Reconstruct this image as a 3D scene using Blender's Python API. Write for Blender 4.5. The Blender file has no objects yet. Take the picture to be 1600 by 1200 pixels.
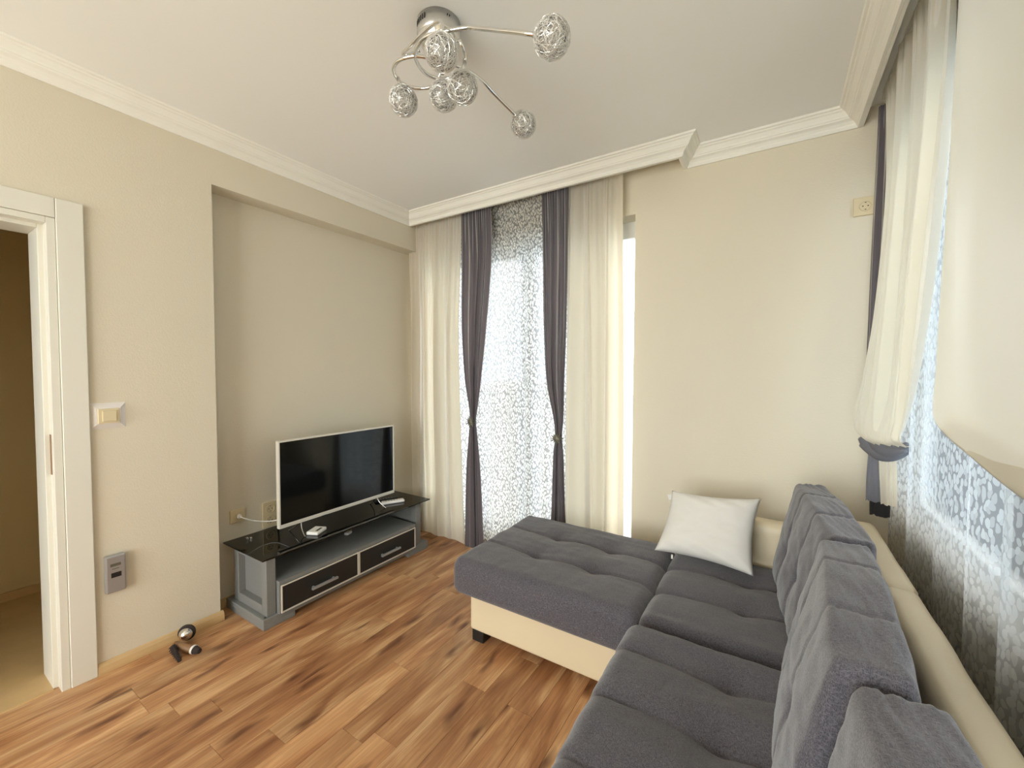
import bpy, bmesh, math, random
from mathutils import Vector, Matrix, noise
import numpy as np

# ------------------------------------------------------------------ camera, world, light, exposure
S = bpy.context.scene
COL = S.collection
CAM_H = 1.38
cam_d = bpy.data.cameras.new('camera'); cam = bpy.data.objects.new('camera', cam_d); COL.objects.link(cam)
cam_d.sensor_width = 36.0; cam_d.lens = 36.0 * 647.2 / 1600.0; cam_d.clip_start = 0.02; cam_d.clip_end = 200
yaw, pitch, roll = 0.5635, -0.0348, 0.0034
fw = Vector((-math.sin(yaw) * math.cos(pitch), math.cos(yaw) * math.cos(pitch), math.sin(pitch)))
rt = Vector((math.cos(yaw), math.sin(yaw), 0)); up = rt.cross(fw)
r2 = rt * math.cos(roll) + up * math.sin(roll); u2 = up * math.cos(roll) - rt * math.sin(roll)
M = Matrix((r2, u2, -fw)).transposed().to_4x4(); M.translation = Vector((0, 0, CAM_H))
cam.matrix_world = M
S.camera = cam

S.view_settings.view_transform = 'Standard'; S.view_settings.look = 'None'
S.view_settings.gamma = 1.0; S.view_settings.use_curve_mapping = False
S.view_settings.exposure = 0.40
try:
    S.cycles.use_denoising = True; S.cycles.denoiser = 'OPENIMAGEDENOISE'
    S.cycles.max_bounces = 14; S.cycles.diffuse_bounces = 7; S.cycles.glossy_bounces = 4
    S.cycles.transmission_bounces = 8; S.cycles.transparent_max_bounces = 24
    S.cycles.sample_clamp_indirect = 12.0; S.cycles.caustics_reflective = False; S.cycles.caustics_refractive = False
except Exception: pass

SKY = 4.4
w = bpy.data.worlds.new('sky'); S.world = w; w.use_nodes = True
nt = w.node_tree; nt.nodes.clear()
o_ = nt.nodes.new('ShaderNodeOutputWorld'); bg = nt.nodes.new('ShaderNodeBackground')
tc = nt.nodes.new('ShaderNodeTexCoord'); sp = nt.nodes.new('ShaderNodeSeparateXYZ'); cr = nt.nodes.new('ShaderNodeValToRGB')
nt.links.new(tc.outputs['Generated'], sp.inputs[0]); nt.links.new(sp.outputs['Z'], cr.inputs[0])
nt.links.new(cr.outputs[0], bg.inputs[0]); nt.links.new(bg.outputs[0], o_.inputs[0])
e = cr.color_ramp.elements
e[0].position = 0.0; e[0].color = (0.80, 0.88, 1.0, 1); e[1].position = 0.45; e[1].color = (1.0, 0.97, 0.92, 1)
bg.inputs[1].default_value = SKY

def area(name, loc, rot, sx, sy, energy=0, col=(1, 1, 1), portal=False):
    L = bpy.data.lights.new(name, 'AREA'); L.shape = 'RECTANGLE'; L.size = sx; L.size_y = sy
    L.energy = energy; L.color = col
    o = bpy.data.objects.new(name, L); COL.objects.link(o); o.location = loc; o.rotation_euler = rot
    if portal: L.cycles.is_portal = True
    return o
HP = math.pi / 2
# daylight sampling portals in the window openings (they add no light of their own)
area('daylight_portal', (-1.6, 2.80, 1.2), (-HP, 0, 0), 1.8, 2.4, portal=True)
area('daylight_portal', (0.72, 1.32, 1.55), (0, HP, 0), 1.65, 2.35, portal=True)
# added fill light, shining in through a made-up window behind the viewer
area('back_fill_light', (-1.1, -2.70, 1.35), (HP, 0, 0), 2.7, 2.3, energy=92, col=(1.0, .95, .87))

# ------------------------------------------------------------------ materials
MATS = {}
def newmat(name):
    m = bpy.data.materials.new(name); m.use_nodes = True
    n = m.node_tree; n.nodes.clear()
    out = n.nodes.new('ShaderNodeOutputMaterial'); MATS[name] = m
    return m, n, out
def N(n, t, **kw):
    x = n.nodes.new(t)
    for k, v in kw.items():
        if k in ('inp',):
            for kk, vv in v.items(): x.inputs[kk].default_value = vv
        else: setattr(x, k, v)
    return x
def L(n, a, b): n.links.new(a, b)
def srgb(r, g, b):
    f = lambda c: (c / 255 / 12.92) if c / 255 <= .04045 else ((c / 255 + .055) / 1.055) ** 2.4
    return (f(r), f(g), f(b), 1)

def simple(name, col, rough=.5, metal=0.0, bump=0.0, bscale=200, spec=.5, var=0.0, vscale=6, coat=0.0):
    m, n, out = newmat(name)
    p = N(n, 'ShaderNodeBsdfPrincipled'); L(n, p.outputs[0], out.inputs[0])
    p.inputs['Base Color'].default_value = col; p.inputs['Roughness'].default_value = rough
    p.inputs['Metallic'].default_value = metal; p.inputs['Specular IOR Level'].default_value = spec
    p.inputs['Coat Weight'].default_value = coat
    t = N(n, 'ShaderNodeTexCoord')
    if bump:
        nz = N(n, 'ShaderNodeTexNoise'); nz.inputs['Scale'].default_value = bscale; nz.inputs['Detail'].default_value = 3
        b = N(n, 'ShaderNodeBump'); b.inputs['Strength'].default_value = bump; b.inputs['Distance'].default_value = .002
        L(n, t.outputs['Object'], nz.inputs['Vector']); L(n, nz.outputs[0], b.inputs['Height']); L(n, b.outputs[0], p.inputs['Normal'])
    if var:
        nz = N(n, 'ShaderNodeTexNoise'); nz.inputs['Scale'].default_value = vscale; nz.inputs['Detail'].default_value = 4
        mx = N(n, 'ShaderNodeMixRGB'); mx.inputs[1].default_value = tuple(c * (1 - var) for c in col[:3]) + (1,)
        mx.inputs[2].default_value = tuple(min(1, c * (1 + var)) for c in col[:3]) + (1,)
        L(n, t.outputs['Object'], nz.inputs['Vector']); L(n, nz.outputs[0], mx.inputs[0]); L(n, mx.outputs[0], p.inputs['Base Color'])
    return m

simple('wall_paint', (0.68, 0.622, 0.50, 1), .85, bump=.35, bscale=160, spec=.2)
simple('ceiling_paint', (0.88, 0.88, 0.86, 1), .9, bump=.1, bscale=90, spec=.1)
simple('crown_paint', (0.84, 0.82, 0.75, 1), .7, bump=.12, bscale=60, var=.03)
simple('white_trim', (0.72, 0.70, 0.62, 1), .35, bump=.03, bscale=30)
simple('pvc_white', (0.85, 0.85, 0.83, 1), .3)
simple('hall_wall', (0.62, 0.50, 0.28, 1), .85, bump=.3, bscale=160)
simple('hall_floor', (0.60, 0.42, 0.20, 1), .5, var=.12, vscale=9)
simple('skirting_wood', (0.58, 0.40, 0.20, 1), .4, var=.12, vscale=14)
simple('chrome', (0.80, 0.79, 0.77, 1), .12, metal=1)
simple('brushed_steel', (0.66, 0.65, 0.63, 1), .32, metal=1)
simple('dark_metal', (0.17, 0.16, 0.12, 1), .5, metal=.5)
simple('ivory_plastic', (0.66, 0.56, 0.36, 1), .35)
simple('white_plastic', (0.82, 0.80, 0.76, 1), .35)
simple('clear_plastic', (0.74, 0.70, 0.66, 1), .15, coat=.6)
simple('black_plastic', (0.012, 0.012, 0.012, 1), .35)
simple('silver_plastic', (0.42, 0.43, 0.44, 1), .3, metal=.6)
simple('silver_laminate', (0.20, 0.205, 0.20, 1), .42, bump=.05, bscale=300, var=.08, vscale=60)
simple('black_drawer', (0.014, 0.016, 0.016, 1), .35, bump=.12, bscale=150)
simple('leather', (0.70, 0.60, 0.42, 1), .42, bump=.12, bscale=260, var=.03)
simple('brown_toy', (0.24, 0.13, 0.06, 1), .5)
simple('dark_fuzz', (0.03, 0.02, 0.018, 1), .9)
simple('cushion_white', (0.72, 0.70, 0.66, 1), .85, bump=.25, bscale=420, spec=.15)
simple('tv_silver', (0.75, 0.72, 0.64, 1), .3, metal=.25)
simple('screen', (0.004, 0.005, 0.005, 1), .09, spec=.45)
simple('concrete', (0.6, 0.6, 0.58, 1), .9)
simple('stucco_gray', (0.55, 0.54, 0.52, 1), .9)
simple('blue_tint', (0.42, 0.70, 0.98, 1), .4)
simple('black_matte', (0.02, 0.02, 0.022, 1), .8)

# upholstery weave
def fabric(name, c1, c2):
    m, n, out = newmat(name)
    p = N(n, 'ShaderNodeBsdfPrincipled'); L(n, p.outputs[0], out.inputs[0])
    p.inputs['Roughness'].default_value = .85; p.inputs['Specular IOR Level'].default_value = .15
    p.inputs['Sheen Weight'].default_value = .35; p.inputs['Sheen Roughness'].default_value = .5
    t = N(n, 'ShaderNodeTexCoord')
    hs = []
    for sc in ((900, 140, 300), (140, 900, 300)):
        mp = N(n, 'ShaderNodeMapping'); mp.inputs['Scale'].default_value = sc
        nz = N(n, 'ShaderNodeTexNoise'); nz.inputs['Scale'].default_value = 1.0; nz.inputs['Detail'].default_value = 2
        L(n, t.outputs['Object'], mp.inputs[0]); L(n, mp.outputs[0], nz.inputs['Vector']); hs.append(nz)
    ad = N(n, 'ShaderNodeMath', operation='MAXIMUM'); L(n, hs[0].outputs[0], ad.inputs[0]); L(n, hs[1].outputs[0], ad.inputs[1])
    r = N(n, 'ShaderNodeValToRGB'); r.color_ramp.elements[0].position = .42; r.color_ramp.elements[0].color = c1
    r.color_ramp.elements[1].position = .68; r.color_ramp.elements[1].color = c2
    L(n, ad.outputs[0], r.inputs[0]); L(n, r.outputs[0], p.inputs['Base Color'])
    b = N(n, 'ShaderNodeBump'); b.inputs['Strength'].default_value = .35; b.inputs['Distance'].default_value = .002
    L(n, ad.outputs[0], b.inputs['Height']); L(n, b.outputs[0], p.inputs['Normal'])
    return m
fabric('sofa_fabric', (0.044, 0.041, 0.050, 1), (0.136, 0.129, 0.150, 1))

# curtain cloths
def cloth(name, col, transl, tcol, rough=.9, alpha=0.0):
    m, n, out = newmat(name)
    d = N(n, 'ShaderNodeBsdfDiffuse'); d.inputs[0].default_value = col
    tr = N(n, 'ShaderNodeBsdfTranslucent'); tr.inputs[0].default_value = tcol
    mx = N(n, 'ShaderNodeMixShader'); mx.inputs[0].default_value = transl
    L(n, d.outputs[0], mx.inputs[1]); L(n, tr.outputs[0], mx.inputs[2])
    t = N(n, 'ShaderNodeTexCoord'); nz = N(n, 'ShaderNodeTexNoise'); nz.inputs['Scale'].default_value = 14; nz.inputs['Detail'].default_value = 5
    b = N(n, 'ShaderNodeBump'); b.inputs['Strength'].default_value = .18; b.inputs['Distance'].default_value = .01
    L(n, t.outputs['Object'], nz.inputs['Vector']); L(n, nz.outputs[0], b.inputs['Height'])
    L(n, b.outputs[0], d.inputs['Normal']); L(n, b.outputs[0], tr.inputs['Normal'])
    g = N(n, 'ShaderNodeBsdfGlossy'); g.inputs[1].default_value = .45; g.inputs[0].default_value = (1, 1, 1, 1)
    fr = N(n, 'ShaderNodeFresnel'); fr.inputs[0].default_value = 1.3
    mg = N(n, 'ShaderNodeMath', operation='MULTIPLY'); mg.inputs[1].default_value = .5; L(n, fr.outputs[0], mg.inputs[0])
    m2 = N(n, 'ShaderNodeMixShader'); L(n, mg.outputs[0], m2.inputs[0]); L(n, mx.outputs[0], m2.inputs[1]); L(n, g.outputs[0], m2.inputs[2])
    last = m2
    if alpha:
        tp = N(n, 'ShaderNodeBsdfTransparent'); m3 = N(n, 'ShaderNodeMixShader'); m3.inputs[0].default_value = alpha
        L(n, last.outputs[0], m3.inputs[1]); L(n, tp.outputs[0], m3.inputs[2]); last = m3
    L(n, last.outputs[0], out.inputs[0])
    return m
cloth('cream_cloth', (0.76, 0.72, 0.63, 1), .48, (0.84, 0.74, 0.55, 1))
cloth('dark_cloth', (0.13, 0.12, 0.135, 1), .25, (0.20, 0.14, 0.13, 1))
cloth('grey_cloth', (0.22, 0.22, 0.25, 1), .25, (0.22, 0.22, 0.26, 1))

def sheer(name, scale, thr, ga, gc, pa, pc):
    m, n, out = newmat(name)
    uv = N(n, 'ShaderNodeUVMap')
    nz = N(n, 'ShaderNodeTexNoise'); nz.inputs['Scale'].default_value = scale * .45; nz.inputs['Detail'].default_value = 1
    L(n, uv.outputs[0], nz.inputs['Vector'])
    vm = N(n, 'ShaderNodeVectorMath', operation='MULTIPLY_ADD'); vm.inputs[1].default_value = (1.7 / scale,) * 3
    L(n, nz.outputs['Color'], vm.inputs[0]); L(n, uv.outputs[0], vm.inputs[2])
    mp = N(n, 'ShaderNodeMapping'); mp.inputs['Scale'].default_value = (scale, scale * .8, 1); mp.inputs['Rotation'].default_value = (0, 0, .6)
    L(n, vm.outputs[0], mp.inputs[0])
    v = N(n, 'ShaderNodeTexVoronoi'); v.feature = 'F1'; v.inputs['Scale'].default_value = 1.0; v.inputs['Randomness'].default_value = .75
    v.voronoi_dimensions = '2D'
    L(n, mp.outputs[0], v.inputs['Vector'])
    r = N(n, 'ShaderNodeValToRGB'); r.color_ramp.elements[0].position = thr; r.color_ramp.elements[0].color = (1, 1, 1, 1)
    r.color_ramp.elements[1].position = thr + .05; r.color_ramp.elements[1].color = (0, 0, 0, 1)
    L(n, v.outputs['Distance'], r.inputs[0])
    def sheet(al, col, tcol):
        d = N(n, 'ShaderNodeBsdfDiffuse'); d.inputs[0].default_value = col
        t = N(n, 'ShaderNodeBsdfTranslucent'); t.inputs[0].default_value = tcol
        a = N(n, 'ShaderNodeMixShader'); a.inputs[0].default_value = .5; L(n, d.outputs[0], a.inputs[1]); L(n, t.outputs[0], a.inputs[2])
        tp = N(n, 'ShaderNodeBsdfTransparent'); b = N(n, 'ShaderNodeMixShader'); b.inputs[0].default_value = al
        L(n, a.outputs[0], b.inputs[1]); L(n, tp.outputs[0], b.inputs[2]); return b
    cv = N(n, 'ShaderNodeSeparateXYZ'); L(n, v.outputs['Color'], cv.inputs[0])
    tone = N(n, 'ShaderNodeMapRange'); tone.inputs[3].default_value = .60; tone.inputs[4].default_value = 1.15; L(n, cv.outputs[0], tone.inputs[0])
    ground = sheet(ga, (gc, gc, gc * .98, 1), (gc * .92, gc * .92, gc * .92, 1))
    petal = sheet(pa, (pc, pc, pc * .95, 1), (pc * .95, pc * .95, pc * .94, 1))
    fm = N(n, 'ShaderNodeMath', operation='MULTIPLY'); fm.use_clamp = True; L(n, r.outputs[0], fm.inputs[0]); L(n, tone.outputs[0], fm.inputs[1])
    mx = N(n, 'ShaderNodeMixShader'); L(n, fm.outputs[0], mx.inputs[0]); L(n, ground.outputs[0], mx.inputs[1]); L(n, petal.outputs[0], mx.inputs[2])
    L(n, mx.outputs[0], out.inputs[0])
sheer('sheer_cloth', 54, .40, .08, .34, .04, .88)
sheer('sheer_cloth_large', 48, .44, .50, .44, .20, .52)

def glass(name, tint, refl=.08, rough=0.0, ior=1.5):
    m, n, out = newmat(name)
    tp = N(n, 'ShaderNodeBsdfTransparent'); tp.inputs[0].default_value = tint
    g = N(n, 'ShaderNodeBsdfGlossy'); g.inputs[1].default_value = rough
    fr = N(n, 'ShaderNodeFresnel'); fr.inputs[0].default_value = ior
    a = N(n, 'ShaderNodeMath', operation='ADD'); a.inputs[1].default_value = refl; L(n, fr.outputs[0], a.inputs[0])
    mx = N(n, 'ShaderNodeMixShader'); L(n, a.outputs[0], mx.inputs[0]); L(n, tp.outputs[0], mx.inputs[1]); L(n, g.outputs[0], mx.inputs[2])
    L(n, mx.outputs[0], out.inputs[0])
glass('window_glass', (.96, .98, .98, 1), 0.0, 0.0, 1.18)
glass('smoked_glass', (.16, .12, .10, 1), .02, .03)
glass('globe_glass', (.93, .93, .92, 1), .06, .05)
gm_ = MATS['globe_glass'].node_tree; go_ = [x for x in gm_.nodes if x.type == 'OUTPUT_MATERIAL'][0]; src_ = go_.inputs[0].links[0].from_socket
tw_ = gm_.nodes.new('ShaderNodeBsdfTranslucent'); dw_ = gm_.nodes.new('ShaderNodeBsdfDiffuse'); mw_ = gm_.nodes.new('ShaderNodeMixShader'); mv_ = gm_.nodes.new('ShaderNodeMixShader')
tw_.inputs[0].default_value = (.9, .89, .87, 1); dw_.inputs[0].default_value = (.9, .89, .87, 1); mv_.inputs[0].default_value = .24
gm_.links.new(tw_.outputs[0], mw_.inputs[1]); gm_.links.new(dw_.outputs[0], mw_.inputs[2]); gm_.links.new(src_, mv_.inputs[1]); gm_.links.new(mw_.outputs[0], mv_.inputs[2]); gm_.links.new(mv_.outputs[0], go_.inputs[0])
simple('wire_metal', (0.88, 0.87, 0.85, 1), .38, metal=.85)

# wood planks
def wood():
    m, n, out = newmat('plank_wood')
    p = N(n, 'ShaderNodeBsdfPrincipled'); L(n, p.outputs[0], out.inputs[0]); p.inputs['Specular IOR Level'].default_value = .45
    t = N(n, 'ShaderNodeTexCoord'); oi = N(n, 'ShaderNodeObjectInfo')
    cb = N(n, 'ShaderNodeCombineXYZ')
    m1 = N(n, 'ShaderNodeMath', operation='MULTIPLY'); m1.inputs[1].default_value = 37.0; L(n, oi.outputs['Random'], m1.inputs[0])
    m2 = N(n, 'ShaderNodeMath', operation='MULTIPLY'); m2.inputs[1].default_value = 91.0; L(n, oi.outputs['Random'], m2.inputs[0])
    L(n, m1.outputs[0], cb.inputs[0]); L(n, m2.outputs[0], cb.inputs[1])
    va = N(n, 'ShaderNodeVectorMath', operation='ADD'); L(n, t.outputs['Object'], va.inputs[0]); L(n, cb.outputs[0], va.inputs[1])
    # broad tone streaks
    mp = N(n, 'ShaderNodeMapping'); mp.inputs['Scale'].default_value = (7, 1.3, 1); L(n, va.outputs[0], mp.inputs[0])
    n1 = N(n, 'ShaderNodeTexNoise'); n1.inputs['Scale'].default_value = 1.3; n1.inputs['Detail'].default_value = 5; n1.inputs['Distortion'].default_value = 1.3
    L(n, mp.outputs[0], n1.inputs['Vector'])
    r1 = N(n, 'ShaderNodeValToRGB'); el = r1.color_ramp.elements
    el[0].position = .24; el[0].color = srgb(132, 84, 54); el[1].position = .72; el[1].color = srgb(214, 174, 130)
    x = el.new(.44); x.color = srgb(170, 121, 82); x = el.new(.56); x.color = srgb(190, 144, 101)
    L(n, n1.outputs[0], r1.inputs[0])
    # fine grain: distorted rings stretched along the plank
    mp2 = N(n, 'ShaderNodeMapping'); mp2.inputs['Scale'].default_value = (16, 1.0, 1); L(n, va.outputs[0], mp2.inputs[0])
    wv = N(n, 'ShaderNodeTexWave'); wv.inputs['Scale'].default_value = 1.0; wv.inputs['Distortion'].default_value = 9; wv.inputs['Detail'].default_value = 3
    wv.inputs['Detail Scale'].default_value = .8
    L(n, mp2.outputs[0], wv.inputs['Vector'])
    mp3 = N(n, 'ShaderNodeMapping'); mp3.inputs['Scale'].default_value = (240, 7, 1); L(n, va.outputs[0], mp3.inputs[0])
    n3 = N(n, 'ShaderNodeTexNoise'); n3.inputs['Scale'].default_value = 1; n3.inputs['Detail'].default_value = 3; L(n, mp3.outputs[0], n3.inputs['Vector'])
    g1 = N(n, 'ShaderNodeMapRange'); g1.inputs[1].default_value = 0; g1.inputs[2].default_value = 1; g1.inputs[3].default_value = .92; g1.inputs[4].default_value = 1.05
    L(n, wv.outputs['Fac'], g1.inputs[0])
    g2 = N(n, 'ShaderNodeMapRange'); g2.inputs[1].default_value = .3; g2.inputs[2].default_value = .7; g2.inputs[3].default_value = .82; g2.inputs[4].default_value = 1.1
    L(n, n3.outputs[0], g2.inputs[0])
    mm = N(n, 'ShaderNodeMath', operation='MULTIPLY'); L(n, g1.outputs[0], mm.inputs[0]); L(n, g2.outputs[0], mm.inputs[1])
    # per plank tone
    g3 = N(n, 'ShaderNodeMapRange'); g3.inputs[3].default_value = .86; g3.inputs[4].default_value = 1.16; L(n, oi.outputs['Random'], g3.inputs[0])
    mm2 = N(n, 'ShaderNodeMath', operation='MULTIPLY'); L(n, mm.outputs[0], mm2.inputs[0]); L(n, g3.outputs[0], mm2.inputs[1])
    mc = N(n, 'ShaderNodeVectorMath', operation='SCALE'); L(n, r1.outputs[0], mc.inputs[0]); L(n, mm2.outputs[0], mc.inputs['Scale'])
    # knots and dark streaks
    mp4 = N(n, 'ShaderNodeMapping'); mp4.inputs['Scale'].default_value = (7, 2.0, 1); L(n, va.outputs[0], mp4.inputs[0])
    n5 = N(n, 'ShaderNodeTexNoise'); n5.inputs['Scale'].default_value = 2.2; L(n, mp4.outputs[0], n5.inputs['Vector'])
    vv = N(n, 'ShaderNodeVectorMath', operation='MULTIPLY_ADD'); vv.inputs[1].default_value = (.55, .55, 0); L(n, n5.outputs['Color'], vv.inputs[0]); L(n, mp4.outputs[0], vv.inputs[2])
    vo = N(n, 'ShaderNodeTexVoronoi'); vo.voronoi_dimensions = '2D'; vo.inputs['Scale'].default_value = .8; L(n, vv.outputs[0], vo.inputs['Vector'])
    kr = N(n, 'ShaderNodeValToRGB'); kr.color_ramp.elements[0].position = .03; kr.color_ramp.elements[0].color = (.85, .85, .85, 1)
    kr.color_ramp.elements[1].position = .15; kr.color_ramp.elements[1].color = (0, 0, 0, 1); L(n, vo.outputs['Distance'], kr.inputs[0])
    mk = N(n, 'ShaderNodeMixRGB'); mk.inputs[2].default_value = srgb(98, 58, 36); L(n, kr.outputs[0], mk.inputs[0]); L(n, mc.outputs[0], mk.inputs[1])
    L(n, mk.outputs[0], p.inputs['Base Color'])
    rr = N(n, 'ShaderNodeMapRange'); rr.inputs[3].default_value = .34; rr.inputs[4].default_value = .5; L(n, n3.outputs[0], rr.inputs[0]); L(n, rr.outputs[0], p.inputs['Roughness'])
    b = N(n, 'ShaderNodeBump'); b.inputs['Strength'].default_value = .15; b.inputs['Distance'].default_value = .001
    L(n, mm.outputs[0], b.inputs['Height']); L(n, b.outputs[0], p.inputs['Normal'])
wood()

# ------------------------------------------------------------------ helpers
def link(name, verts, faces, mat, parent=None, smooth=False, uvs=None):
    me = bpy.data.meshes.new(name); me.from_pydata([tuple(v) for v in verts], [], faces); me.update()
    if smooth: me.polygons.foreach_set('use_smooth', [True] * len(me.polygons))
    if uvs is not None:
        ul = me.uv_layers.new(name='UVMap')
        idx = np.empty(len(me.loops), dtype=np.int32); me.loops.foreach_get('vertex_index', idx)
        ul.data.foreach_set('uv', np.asarray(uvs, dtype=np.float32)[idx].ravel())
    o = bpy.data.objects.new(name, me); COL.objects.link(o)
    if mat: me.materials.append(MATS[mat])
    if parent: o.parent = parent
    return o
def tag(o, label, cat, group=None):
    o['label'] = label; o['category'] = cat
    if group: o['group'] = group
    return o
def struct(o): o['kind'] = 'structure'; return o
def empty(name, loc=(0, 0, 0), rz=0):
    o = bpy.data.objects.new(name, None); o.empty_display_size = .1; COL.objects.link(o); o.location = loc; o.rotation_euler = (0, 0, rz); return o
def bmobj(name, bm, mat, parent=None, smooth=False):
    me = bpy.data.meshes.new(name); bm.normal_update(); bm.to_mesh(me); bm.free()
    if smooth: me.polygons.foreach_set('use_smooth', [True] * len(me.polygons))
    if mat: me.materials.append(MATS[mat])
    o = bpy.data.objects.new(name, me); COL.objects.link(o)
    if parent: o.parent = parent
    return o
def box_bm(bm, a, b, bev=0.0, seg=2):
    c = [(a[i] + b[i]) / 2 for i in range(3)]; s = [abs(b[i] - a[i]) for i in range(3)]
    r = bmesh.ops.create_cube(bm, size=1.0, matrix=Matrix.Translation(c) @ Matrix.Diagonal((s[0], s[1], s[2], 1)))
    if bev:
        es = list({e for v in r['verts'] for e in v.link_edges})
        bmesh.ops.bevel(bm, geom=es, offset=bev, segments=seg, affect='EDGES', profile=.5)
def box(name, a, b, mat, parent=None, bev=0.0, seg=2, smooth=False):
    bm = bmesh.new(); box_bm(bm, a, b, bev, seg); return bmobj(name, bm, mat, parent, smooth)
def boxes(name, lst, mat, parent=None, bev=0.0):
    bm = bmesh.new()
    for a, b in lst: box_bm(bm, a, b, bev)
    return bmobj(name, bm, mat, parent)
def cyl_bm(bm, p0, p1, r0, r1=None, seg=24):
    p0, p1 = Vector(p0), Vector(p1); d = p1 - p0; r1 = r0 if r1 is None else r1
    q = d.to_track_quat('Z', 'Y').to_matrix().to_4x4(); q.translation = (p0 + p1) / 2
    bmesh.ops.create_cone(bm, cap_ends=True, segments=seg, radius1=r0, radius2=r1, depth=d.length, matrix=q)
def cyl(name, p0, p1, r0, mat, parent=None, r1=None, seg=24, smooth=True):
    bm = bmesh.new(); cyl_bm(bm, p0, p1, r0, r1, seg); o = bmobj(name, bm, mat, parent)
    for p in o.data.polygons: p.use_smooth = smooth and len(p.vertices) == 4
    return o
def catmull(P, n=10, closed=False):
    P = [Vector(p) for p in P]; out = []
    for i in range(len(P) - 1):
        p0 = P[max(i - 1, 0)]; p1 = P[i]; p2 = P[i + 1]; p3 = P[min(i + 2, len(P) - 1)]
        for k in range(n):
            t = k / n
            out.append(.5 * ((2 * p1) + (-p0 + p2) * t + (2 * p0 - 5 * p1 + 4 * p2 - p3) * t * t + (-p0 + 3 * p1 - 3 * p2 + p3) * t ** 3))
    out.append(P[-1]); return out
def tube_data(pts, r, seg=8, base=0, closed=False):
    V = []; F = []; n = len(pts)
    prev = None
    for i, p in enumerate(pts):
        if closed: d = pts[(i + 1) % n] - pts[i - 1]
        else: d = pts[min(i + 1, n - 1)] - pts[max(i - 1, 0)]
        d.normalize()
        if prev is None: a = d.orthogonal().normalized()
        else:
            a = (prev - d * prev.dot(d)).normalized()
        prev = a; b = d.cross(a)
        rr = r(i / (n - 1)) if callable(r) else r
        for k in range(seg):
            t = 2 * math.pi * k / seg; V.append(p + a * (rr * math.cos(t)) + b * (rr * math.sin(t)))
    m = n if closed else n - 1
    for i in range(m):
        for k in range(seg):
            F.append((base + i * seg + k, base + i * seg + (k + 1) % seg, base + ((i + 1) % n) * seg + (k + 1) % seg, base + ((i + 1) % n) * seg + k))
    if not closed:
        F.append(tuple(base + k for k in range(seg))[::-1]); F.append(tuple(base + (n - 1) * seg + k for k in range(seg)))
    return V, F
def tube(name, pts, r, mat, parent=None, seg=8, n=8):
    V, F = tube_data(catmull(pts, n), r, seg); return link(name, V, F, mat, parent, True)
def lathe(name, prof, mat, parent=None, seg=40, loc=(0, 0, 0)):
    V = []; F = []; n = len(prof)
    for k in range(seg):
        a = 2 * math.pi * k / seg
        for r, z in prof: V.append((loc[0] + r * math.cos(a), loc[1] + r * math.sin(a), loc[2] + z))
    for k in range(seg):
        k2 = (k + 1) % seg
        for i in range(n - 1): F.append((k * n + i, k2 * n + i, k2 * n + i + 1, k * n + i + 1))
    o = link(name, V, F, mat, parent, True); return o

# rounded box made of a dense grid; fn(p, nrm) -> displaced point
def cushion(name, size, r, mat, parent, fn=None, step=.0105, loc=(0, 0, 0)):
    sx, sy, sz = size; hx, hy, hz = sx / 2, sy / 2, sz / 2
    idx = {}; V = []; F = []
    def cuts(h):
        n = max(4, int(round(2 * h / step))); core = [-h + 2 * h * i / n for i in range(n + 1)]
        return core
    cs = [cuts(hx), cuts(hy), cuts(hz)]
    def vert(p):
        k = (round(p[0], 5), round(p[1], 5), round(p[2], 5))
        if k in idx: return idx[k]
        H = (hx, hy, hz); q = [max(-H[i] + r, min(H[i] - r, p[i])) for i in range(3)]
        d = Vector((p[0] - q[0], p[1] - q[1], p[2] - q[2]))
        if d.length > 1e-9: nr = d.normalized(); pp = Vector(q) + nr * r
        else: nr = Vector((0, 0, 1)); pp = Vector(p)
        if d.length <= 1e-9: pass
        if fn: pp = fn(pp, nr)
        V.append(pp + Vector(loc)); idx[k] = len(V) - 1; return idx[k]
    for ax in range(3):
        o1, o2 = [(1, 2), (2, 0), (0, 1)][ax]
        for sgn in (-1, 1):
            h = (hx, hy, hz)[ax] * sgn
            A, B = cs[o1], cs[o2]
            for i in range(len(A) - 1):
                for j in range(len(B) - 1):
                    q = []
                    for (a, b) in ((A[i], B[j]), (A[i + 1], B[j]), (A[i + 1], B[j + 1]), (A[i], B[j + 1])):
                        p = [0, 0, 0]; p[ax] = h; p[o1] = a; p[o2] = b; q.append(vert(p))
                    if sgn < 0: q.reverse()
                    F.append(tuple(q))
    return link(name, V, F, mat, parent, True)
def fbm(x, y, z, oct=3):
    v = 0; a = 1
    for _ in range(oct):
        v += a * noise.noise(Vector((x, y, z))); x *= 2.1; y *= 2.1; z *= 2.1; a *= .5
    return v

# ------------------------------------------------------------------ room shell
XL, XN, YF, XR, ZC, YB = -2.542, -2.67, 2.602, 0.52, 2.63, -2.4
XW = -2.74   # outer face of the left wall
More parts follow.
